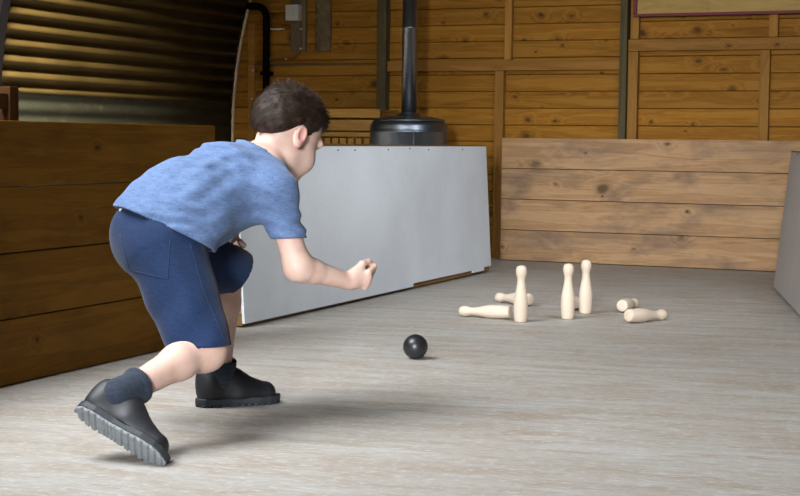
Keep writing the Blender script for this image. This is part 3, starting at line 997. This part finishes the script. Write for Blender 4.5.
for s in (1, -1):
    eb = Field(hp(0, 0.07, 0) - 0.08, hp(0, 0.07, 0) + 0.08, 0.002)
    eb.cap(hp(s * 0.012, 0.0905, 0.022), hp(s * 0.03, 0.088, 0.0265), 0.0028, 0.003, 0.002)
    eb.cap(hp(s * 0.03, 0.088, 0.0265), hp(s * 0.048, 0.076, 0.021), 0.003, 0.002, 0.002)
    link('eyebrow', eb.mesh('eyebrow', 1)[0], M['hair'], person)
    ey = bpy.data.meshes.new('eye'); bm = bmesh.new(); bmesh.ops.create_uvsphere(bm, u_segments=20, v_segments=14, radius=0.0115)
    bm.to_mesh(ey); bm.free()
    eo = link('eye', ey, M['eye'], person, True); eo.location = hp(s * 0.029, 0.0655, -0.003)
    io = link('iris', lathe_mesh([(0.0048, 0), (0.0045, 0.0008), (0.002, 0.0014)], 20), M['iris'], eo, True)
    gz = nrm(HY * 0.95 - HZ * 0.3)
    io.location = Vector(gz * 0.0109); io.rotation_mode = 'QUATERNION'; io.rotation_quaternion = Vector(gz).to_track_quat('Z', 'Y')

# hair: a cap cut along the hairline, then short strands combed over it
H = Field(headc - 0.15, headc + 0.15, 0.0028)
H.ell(hp(0, -0.014, 0.032), (0.079, 0.094, 0.080), HM)
H.ell(hp(0, 0.044, 0.064), (0.050, 0.040, 0.034), HM, 0.03)
H.ell(hp(0, -0.065, 0.005), (0.06, 0.036, 0.055), HM, 0.03)
HLY = [-0.12, -0.085, -0.062, -0.044, -0.028, -0.010, 0.006, 0.032, 0.06, 0.09]
HLZ = [-0.054, -0.054, -0.050, -0.026, 0.004, -0.006, -0.016, 0.034, 0.048, 0.050]


def hairline(P, v):
    X, Y, Z = [P[i] - headc[i] for i in range(3)]
    ly = X * HY[0] + Y * HY[1] + Z * HY[2]; lz = X * HZ[0] + Y * HZ[1] + Z * HZ[2]; lx = X * HX[0] + Y * HX[1] + Z * HX[2]
    g = np.interp(ly, HLY, HLZ)
    n = 0.0012 * np.sin(lx * 90 + ly * 60 + 2 * np.sin(lz * 70)) + 0.0007 * np.sin(lz * 230 - lx * 120)
    return np.maximum(v + n + 0.0062 * np.exp(-np.clip(lz - g, 0, 1) / 0.017), (g - lz) * 0.75)


H.everywhere(hairline)
hme, hv, hfc = H.mesh('hair', 1)
hair = link('hair', hme, M['hair'], person)


def strands(count):
    hl = (hv - headc) @ HM
    hme.update()
    nor = np.zeros(len(hv) * 3, np.float32); hme.vertices.foreach_get('normal', nor); nor = nor.reshape(-1, 3)
    g = np.interp(hl[:, 1], HLY, HLZ)
    rad = np.abs((hl - [0, -0.014, 0.032]) / [0.079, 0.094, 0.080])
    ok = np.where((hl[:, 2] > g + 0.0015) & ((rad ** 2).sum(1) > 0.72))[0]
    V = []; Fc = []
    pick = rng.choice(ok, count)
    for i in pick:
        l = hl[i]; n = nor[i]
        # combed forwards on top, down at the back and sides
        cr = np.array([0.15, -0.03, 0.11])
        c = l - cr; c = c / (np.linalg.norm(c) + 1e-6)
        top = max(0.0, min(1.0, (l[2] - 0.04) / 0.05))
        flow = np.array([c[0] * 0.4 - 0.25 * top, 0.9 * top + (0.35 if l[1] > -0.03 else -0.15), -0.9 * (1 - top)])
        fw = HM @ flow; fw = fw - n * fw.dot(n); fw = fw / (np.linalg.norm(fw) + 1e-6)
        ln = (0.011 + 0.008 * top) * rng.uniform(0.7, 1.25)
        if l[2] < g[i] + 0.02: ln *= 0.55
        lift = (0.15 + 0.20 * top) * rng.uniform(0.4, 1.4)
        p0 = hv[i] - n * 0.002 + rng.normal(0, 0.0012, 3)
        fw = nrm(fw + rng.normal(0, 0.3, 3))
        sd = nrm(np.cross(n, fw)); w = 0.0005
        b = len(V); 
        for t, ww in ((0, 1.0), (0.5, 0.8), (1.0, 0.1)):
            c0 = p0 + (fw * t + n * (lift * t * (1.3 - 0.5 * t))) * ln
            V.append(c0 - sd * w * ww); V.append(c0 + sd * w * ww)
        Fc += [(b, b + 1, b + 3, b + 2), (b + 2, b + 3, b + 5, b + 4)]
    me = bpy.data.meshes.new('hair_strands'); me.from_pydata([tuple(v) for v in V], [], Fc); me.update()
    o = link('hair_strands', me, M['hair'], hair, True); o['kind'] = 'stuff'


strands(18000)

# t-shirt
T = Field((-2.45, 2.75, 0.25), (-1.35, 3.8, 0.80), 0.0033)
hemu = nrm(at(164, 205, 3.45) - pelvis)
T.cap(at(150, 232, 3.42), at(180, 201, 3.455), 0.094, 0.090, 0.0, flat=RIGHT, s=1.2)
T.cap(at(180, 201, 3.455), at(226, 181, 3.52), 0.090, 0.085, 0.04, flat=RIGHT, s=1.3)
T.cap(at(226, 181, 3.52), at(254, 174, 3.57), 0.082, 0.068, 0.04, flat=RIGHT, s=1.35)
T.ell(at(157, 234, 3.415), (0.119, 0.108, 0.105), np.stack([RIGHT, FACE, ZV], 1), 0.03)
T.cap(at(180, 240, 3.365), at(204, 214, 3.41), 0.078, 0.072, 0.03)
T.cap(at(205, 210, 3.46), at(246, 200, 3.50), 0.068, 0.058, 0.05)            # cloth hanging below the belly
T.cap(at(205, 222, 3.46), at(222, 216, 3.47), 0.05, 0.045, 0.04)
T.cap(upper, neckb, 0.064, 0.057, 0.04)
for a, e, f in ((shR, elR, 1), (shL, elL, 0)):
    T.cap(upper, a, 0.06, 0.05, 0.04)
    T.cap(a, a + (e - a) * 0.72, 0.044, 0.0405, 0.035)


def folds(P, v):
    X, Y, Z = P
    u = (X - pelvis[0]) * TL[0] + (Y - pelvis[1]) * TL[1] + (Z - pelvis[2]) * TL[2]
    w = (X - pelvis[0]) * UV[0] + (Y - pelvis[1]) * UV[1] + (Z - pelvis[2]) * UV[2]
    q = (X - pelvis[0]) * RIGHT[0] + (Y - pelvis[1]) * RIGHT[1] + (Z - pelvis[2]) * RIGHT[2]
    a = w * 60 - u * 30 + 1.6 * np.sin(u * 19 + q * 11) + 0.9 * np.sin(q * 37)
    b = w * 36 + u * 52 + 1.4 * np.sin(w * 26)
    amp = 0.0022 + 0.0020 * np.clip((0.12 - u) / 0.12, 0, 1)
    sx = (X - pelvis[0]) * RV[0] + (Y - pelvis[1]) * RV[1]
    c = 205 * (0.46 * sx + 0.89 * w) + 2.2 * np.sin(26 * sx + 17 * q) + 1.1 * np.sin(48 * w - 20 * sx)
    v = v + 0.0027 * np.sin(c) * np.clip(0.4 + 0.6 * np.sin(21 * sx - 9 * w + 1.0) + 0.3 * np.sin(33 * w + 14 * q), 0, 1)
    return v + amp * np.sin(a) + 0.0015 * np.sin(b) + 0.0011 * np.sin(2.3 * a + b)


T.everywhere(folds)
T.shell(0.0105)
hem_n = nrm(RV * 0.42 + UV * 0.90 + FV * 0.12)
T.plane_keep(at(150, 223, 3.42), hem_n)
nk = nrm(hp(0, -0.02, -0.03) - neckb)
T.plane_keep(neckb + nk * 0.010, -nk) if False else None


def cut_neck(P, v):
    p = neckb + nk * 0.013
    dd = (P[0] - p[0]) * nk[0] + (P[1] - p[1]) * nk[1] + (P[2] - p[2]) * nk[2]
    near = np.sqrt((P[0] - p[0]) ** 2 + (P[1] - p[1]) ** 2 + (P[2] - p[2]) ** 2) - 0.10
    return np.maximum(v, np.minimum(dd, -near))


T.everywhere(cut_neck)


def cut_cuff(a, e, t, ax=None):
    ax = nrm(e - a) if ax is None else ax; p = a + (e - a) * t

    def fn(P, v):
        dd = (P[0] - p[0]) * ax[0] + (P[1] - p[1]) * ax[1] + (P[2] - p[2]) * ax[2]
        near = np.sqrt((P[0] - p[0]) ** 2 + (P[1] - p[1]) ** 2 + (P[2] - p[2]) ** 2) - 0.09
        return np.maximum(v, np.minimum(dd, -near))
    T.everywhere(fn)


cut_cuff(shR, elR, 0.63, nrm(-UV + RV * 0.04)); cut_cuff(shL, elL, 0.7)
shirt = link('t_shirt', T.mesh('t_shirt', 2)[0], M['shirt'], person)
CB = Field(neckb - 0.12, neckb + 0.12, 0.0028)
CB.cap(upper, neckb, 0.0655, 0.0585); CB.cap(neckb, neckb + nk * 0.05, 0.0585, 0.052, 0.01)
CB.shell(0.008)
CB.plane_keep(neckb + nk * 0.017, -nk); CB.plane_keep(neckb + nk * 0.003, nk)
link('collar', CB.mesh('collar', 1)[0], M['shirt'], shirt)

# shorts
Q = Field((-2.5, 2.75, 0.05), (-1.45, 3.7, 0.66), 0.0033)
Q.ell(at(156, 236, 3.42), (0.110, 0.100, 0.105), np.stack([RIGHT, FACE, ZV], 1))
Q.cap(pelvis, waist, 0.080, 0.078, 0.04, flat=RIGHT, s=1.22)
Q.cap(at(167, 254, 3.365), at(203, 352, 3.28), 0.091, 0.066, 0.04)
Q.cap(at(150, 244, 3.47), at(236, 272, 3.645), 0.080, 0.058, 0.03)


def sfolds(P, v):
    X, Y, Z = P[0] - hipR[0], P[1] - hipR[1], P[2] - hipR[2]
    w = X * RV[0] + Y * RV[1] + Z * RV[2]; u = X * UV[0] + Y * UV[1] + Z * UV[2]; q = X * FV[0] + Y * FV[1] + Z * FV[2]
    a = u * 34 + w * 30 + 1.4 * np.sin(w * 40 + q * 15)
    b = w * 58 - u * 14 + 1.2 * np.sin(u * 22)
    return v + 0.0020 * np.sin(a) + 0.0022 * np.sin(b) * np.clip(-u / 0.15, 0, 1)


Q.everywhere(sfolds)
Q.shell(0.006)
wn = nrm(RV * 0.42 + UV * 0.90 + FV * 0.12)
wp, wc = at(158, 217, 3.42), at(172, 204, 3.44)


def cut_waist(P, v):
    dd = (P[0] - wp[0]) * wn[0] + (P[1] - wp[1]) * wn[1] + (P[2] - wp[2]) * wn[2]
    near = np.sqrt((P[0] - wc[0]) ** 2 + (P[1] - wc[1]) ** 2 + (P[2] - wc[2]) ** 2) - 0.135
    return np.maximum(v, np.minimum(dd, -near))


Q.everywhere(cut_waist)


def cut_leg(pt, ax, rad):
    def fn(P, v):
        dd = (P[0] - pt[0]) * ax[0] + (P[1] - pt[1]) * ax[1] + (P[2] - pt[2]) * ax[2]
        near = np.sqrt((P[0] - pt[0]) ** 2 + (P[1] - pt[1]) ** 2 + (P[2] - pt[2]) ** 2) - rad
        return np.maximum(v, np.minimum(dd, -near))
    Q.everywhere(fn)


cut_leg(at(200, 347, 3.28), nrm(-UV * 0.98 + RV * 0.06 + FV * 0.0), 0.13)
cut_leg(at(239, 274, 3.65), nrm(RV * 0.70 - UV * 0.45 + FV * 0.52), 0.10)
sh_me = Q.mesh('shorts', 2)[0]
shorts = link('shorts', sh_me, M['shorts'], person)


def on_surface(me, pix, step=6):
    """follow a line over the cloth, seen from the boy's right"""
    t = BVHTree.FromPolygons([v.co for v in me.vertices], [p.vertices for p in me.polygons])
    out = []
    for (x0, y0), (x1, y1) in zip(pix, pix[1:]):
        n = max(2, int(math.hypot(x1 - x0, y1 - y0) / step))
        for k in range(n + (1 if (x1, y1) == pix[-1] else 0)):
            p = at(x0 + (x1 - x0) * k / n, y0 + (y1 - y0) * k / n, 3.0)
            h = t.ray_cast(Vector(EYE), Vector(p - EYE).normalized())
            if h[0]: out.append(h[0] + h[1] * (0.0006 if h[1].dot(Vector(p - EYE)) < 0 else -0.0006))
    return out


for nm, pix in (('side_seam', [(190, 243), (203, 290), (226, 343)]), ('pocket_stitching', [(120, 234), (130, 270), (168, 279), (170, 240)])):
    ps = on_surface(sh_me, pix)
    if len(ps) > 3: tube(nm, ps, 0.0011, M['seam'], shorts, 6)
tg = on_surface(sh_me, [(119, 209), (124, 211)], 2)
if len(tg) > 1:
    c = sum(tg, Vector()) / len(tg)
    o = link('care_tag', box_mesh(0.009, 0.003, 0.006, 0.001), M['tag'], shorts); o.location = c; o.rotation_euler = (0, 0, 0.4)


# socks and shoes
def sock(k, a, up, rad0, rad1, foot):
    lo = np.minimum(a, k) - 0.12; hi = np.maximum(a, k) + 0.12
    F_ = Field(lo, hi, 0.0026)
    d = nrm(k - a)
    F_.cap(a - d * 0.01, a + d * (up + 0.03), rad0, rad1)

    def rib(P, v):
        t = (P[0] - a[0]) * d[0] + (P[1] - a[1]) * d[1] + (P[2] - a[2]) * d[2]
        return v + 0.0007 * np.sin(t * 420) - 0.0035 * np.exp(-((t - up + 0.008) / 0.012) ** 2)
    F_.everywhere(rib)
    F_.cap(a + d * (up - 0.012), a + d * (up + 0.06), rad1 - 0.0065, rad1 - 0.0045, 0, 's')
    F_.plane_keep(a + d * up, -d)
    F_.cap(a - d * 0.006, foot, rad0 - 0.003, rad0 - 0.006, 0.02)
    return link('sock', F_.mesh('sock', 1)[0], M['sock'], person)


def shoe(heel, toe, upv, ank, tread_mat):
    """upper with toe cap and collar; ribbed sole cut across with tread grooves"""
    L = np.linalg.norm(toe - heel); X = (toe - heel) / L
    Z = nrm(upv - X * X.dot(upv)); Y = np.cross(Z, X)
    MM = np.stack([X, Y, Z], 1)
    def q(x, y, z): return heel + X * x * L + Y * y + Z * z
    lo = np.minimum(np.minimum(heel, toe), ank) - 0.09; hi = np.maximum(np.maximum(heel, toe), ank) + 0.09
    U = Field(lo, hi, 0.0024)
    zs = 0.021
    U.cap(q(0.17, 0, zs + 0.016), q(0.50, 0.002, zs + 0.014), 0.029, 0.031)
    U.cap(q(0.50, 0.002, zs + 0.012), q(0.83, 0.004, zs + 0.006), 0.031, 0.027, 0.02, flat=Y, s=1.18)
    U.cap(q(0.15, 0, zs + 0.015), q(0.16, 0, zs + 0.052), 0.029, 0.031, 0.015)
    U.cap(q(0.18, 0, zs + 0.040), q(0.42, 0, zs + 0.042), 0.033, 0.028, 0.02)
    U.cap(q(0.42, 0, zs + 0.042), q(0.64, 0.002, zs + 0.018), 0.028, 0.024, 0.02)
    U.plane_keep(q(0, 0, zs - 0.003), Z)
    # opening round the ankle
    an = nrm(ank - q(0.25, 0, zs + 0.04)) if np.linalg.norm(ank - q(0.25, 0, zs + .04)) > 1e-3 else Z
    U.cap(q(0.25, 0, zs + 0.066), q(0.25, 0, zs + 0.15), 0.024, 0.030, 0.004, 's')
    up_ = link('shoe', U.mesh('shoe', 1)[0], M['shoe'], person)
    # sole
    W = Field(lo, hi, 0.0024)

    def outline(x):
        return np.interp(x, [-0.01, 0.02, 0.08, 0.2, 0.4, 0.55, 0.72, 0.86, 0.95, 1.0, 1.02], [0.0, 0.016, 0.028, 0.033, 0.030, 0.033, 0.0385, 0.036, 0.026, 0.010, 0.0])

    def sole(top, bot, grow=0.0):
        def fn(P):
            x = ((P[0] - heel[0]) * X[0] + (P[1] - heel[1]) * X[1] + (P[2] - heel[2]) * X[2]) / L
            y = (P[0] - heel[0]) * Y[0] + (P[1] - heel[1]) * Y[1] + (P[2] - heel[2]) * Y[2]
            z = (P[0] - heel[0]) * Z[0] + (P[1] - heel[1]) * Z[1] + (P[2] - heel[2]) * Z[2]
            e = np.abs(y - 0.003 * x) - outline(x) - grow
            return np.maximum(np.maximum(e * 0.8, z - top), bot - z)
        return fn
    W.add(sole(zs + 0.001, 0.006), lo + 0.03, hi - 0.03)
    so = link('sole', W.mesh('sole', 1)[0], M['sole'], up_)
    G = Field(lo, hi, 0.0022)
    base = sole(0.0075, 0.0, -0.001)

    def lugs(P):
        d = base(P)
        x = ((P[0] - heel[0]) * X[0] + (P[1] - heel[1]) * X[1] + (P[2] - heel[2]) * X[2])
        y = (P[0] - heel[0]) * Y[0] + (P[1] - heel[1]) * Y[1] + (P[2] - heel[2]) * Y[2]
        z = (P[0] - heel[0]) * Z[0] + (P[1] - heel[1]) * Z[1] + (P[2] - heel[2]) * Z[2]
        gr = np.abs(((x + 0.003) % 0.0165) - 0.00825) - 0.0026
        gr = np.where((x > 0.3 * L) & (x < 0.48 * L), np.abs(((x) % 0.009) - 0.0045) - 0.0012, gr)
        return np.maximum(d, -np.maximum(gr, z - 0.0045))
    G.add(lugs, lo + 0.03, hi - 0.03)
    link('tread', G.mesh('tread', 1)[0], tread_mat, up_)
    # strap over the instep
    A = Field(lo, hi, 0.0024)
    A.cap(q(0.42, 0, zs + 0.042), q(0.64, 0.002, zs + 0.018), 0.0305, 0.0265)
    A.shell(0.006)
    A.plane_keep(q(0.455, 0, zs + 0.02), X); A.plane_keep(q(0.58, 0, zs + 0.02), -X); A.plane_keep(q(0.5, 0, zs + 0.016), Z)
    link('strap', A.mesh('strap', 1)[0], M['shoe'], up_)
    return up_, q(0.30, 0, zs + 0.03)


hR, tR = at(74, 411, 3.075), gpt(163, 464, 0.004)
upR = RV * 0.45 + UV * 0.70 + FV * 0.62
_, inR = shoe(hR, tR, upR, ankR, M['tread'])
hL, tL = gpt(196, 407, 0.0), gpt(279, 402, 0.0)
_, inL = shoe(hL, tL, ZV + FV * 0.0, ankL, M['sole'])
sock(kneeR, ankR, 0.052, 0.0335, 0.038, inR)
sock(kneeL, ankL, 0.040, 0.033, 0.0375, inL)


# ------------------------------------------------------------------ light
def area(name, loc, target, sx, sy, power, col):
    l = bpy.data.lights.new(name, 'AREA'); l.shape = 'RECTANGLE'; l.size = sx; l.size_y = sy; l.energy = power; l.color = col
    o = bpy.data.objects.new(name, l); COL.objects.link(o); o.location = loc
    o.rotation_euler = (Vector(target) - Vector(loc)).to_track_quat('-Z', 'Y').to_euler()
    return o


area('assumed_doorway_light', (0.9, -7.0, 2.4), (-1.5, 6.0, 0.4), 1.1, 3.0, 1620, (0.93, 0.97, 1.0))  # assumed source outside, behind the camera, shining in by the unseen doorway
lt = area('assumed_overhead_light', (-3.3, 2.6, 2.72), (-2.6, 3.6, 0.0), 2.8, 1.5, 115, (0.93, 0.97, 1.0))  # assumed overhead lamp added under the unbroken roof, no window cut: shortens floor shadows
lt.data.spread = math.radians(120)
ld = area('ridge_fill', (-3.6, 4.7, 2.52), (-4.5, 5.6, 1.0), 0.5, 0.35, 62, (1.0, 0.95, 0.86))  # added lamp, no window here: rakes the left sheet so its ridges stand out
ld.data.spread = math.radians(62)
lr = area('panel_fill', (-0.1, 4.3, 2.5), (-2.55, 6.5, 0.2), 0.9, 0.7, 8.5, (0.90, 0.96, 1.0))  # added fill lamp, no window here: brightens the grey panel
lr.data.spread = math.radians(62)
w = bpy.data.worlds.new('overcast'); S.world = w; w.use_nodes = True
w.node_tree.nodes['Background'].inputs[0].default_value = (0.8, 0.9, 1.0, 1); w.node_tree.nodes['Background'].inputs[1].default_value = 0.6

S.view_settings.view_transform = 'Standard'; S.view_settings.look = 'None'; S.view_settings.gamma = 1.0
S.view_settings.use_curve_mapping = False; S.view_settings.exposure = 0.42
S.cycles.use_denoising = True
S.cycles.max_bounces = 8
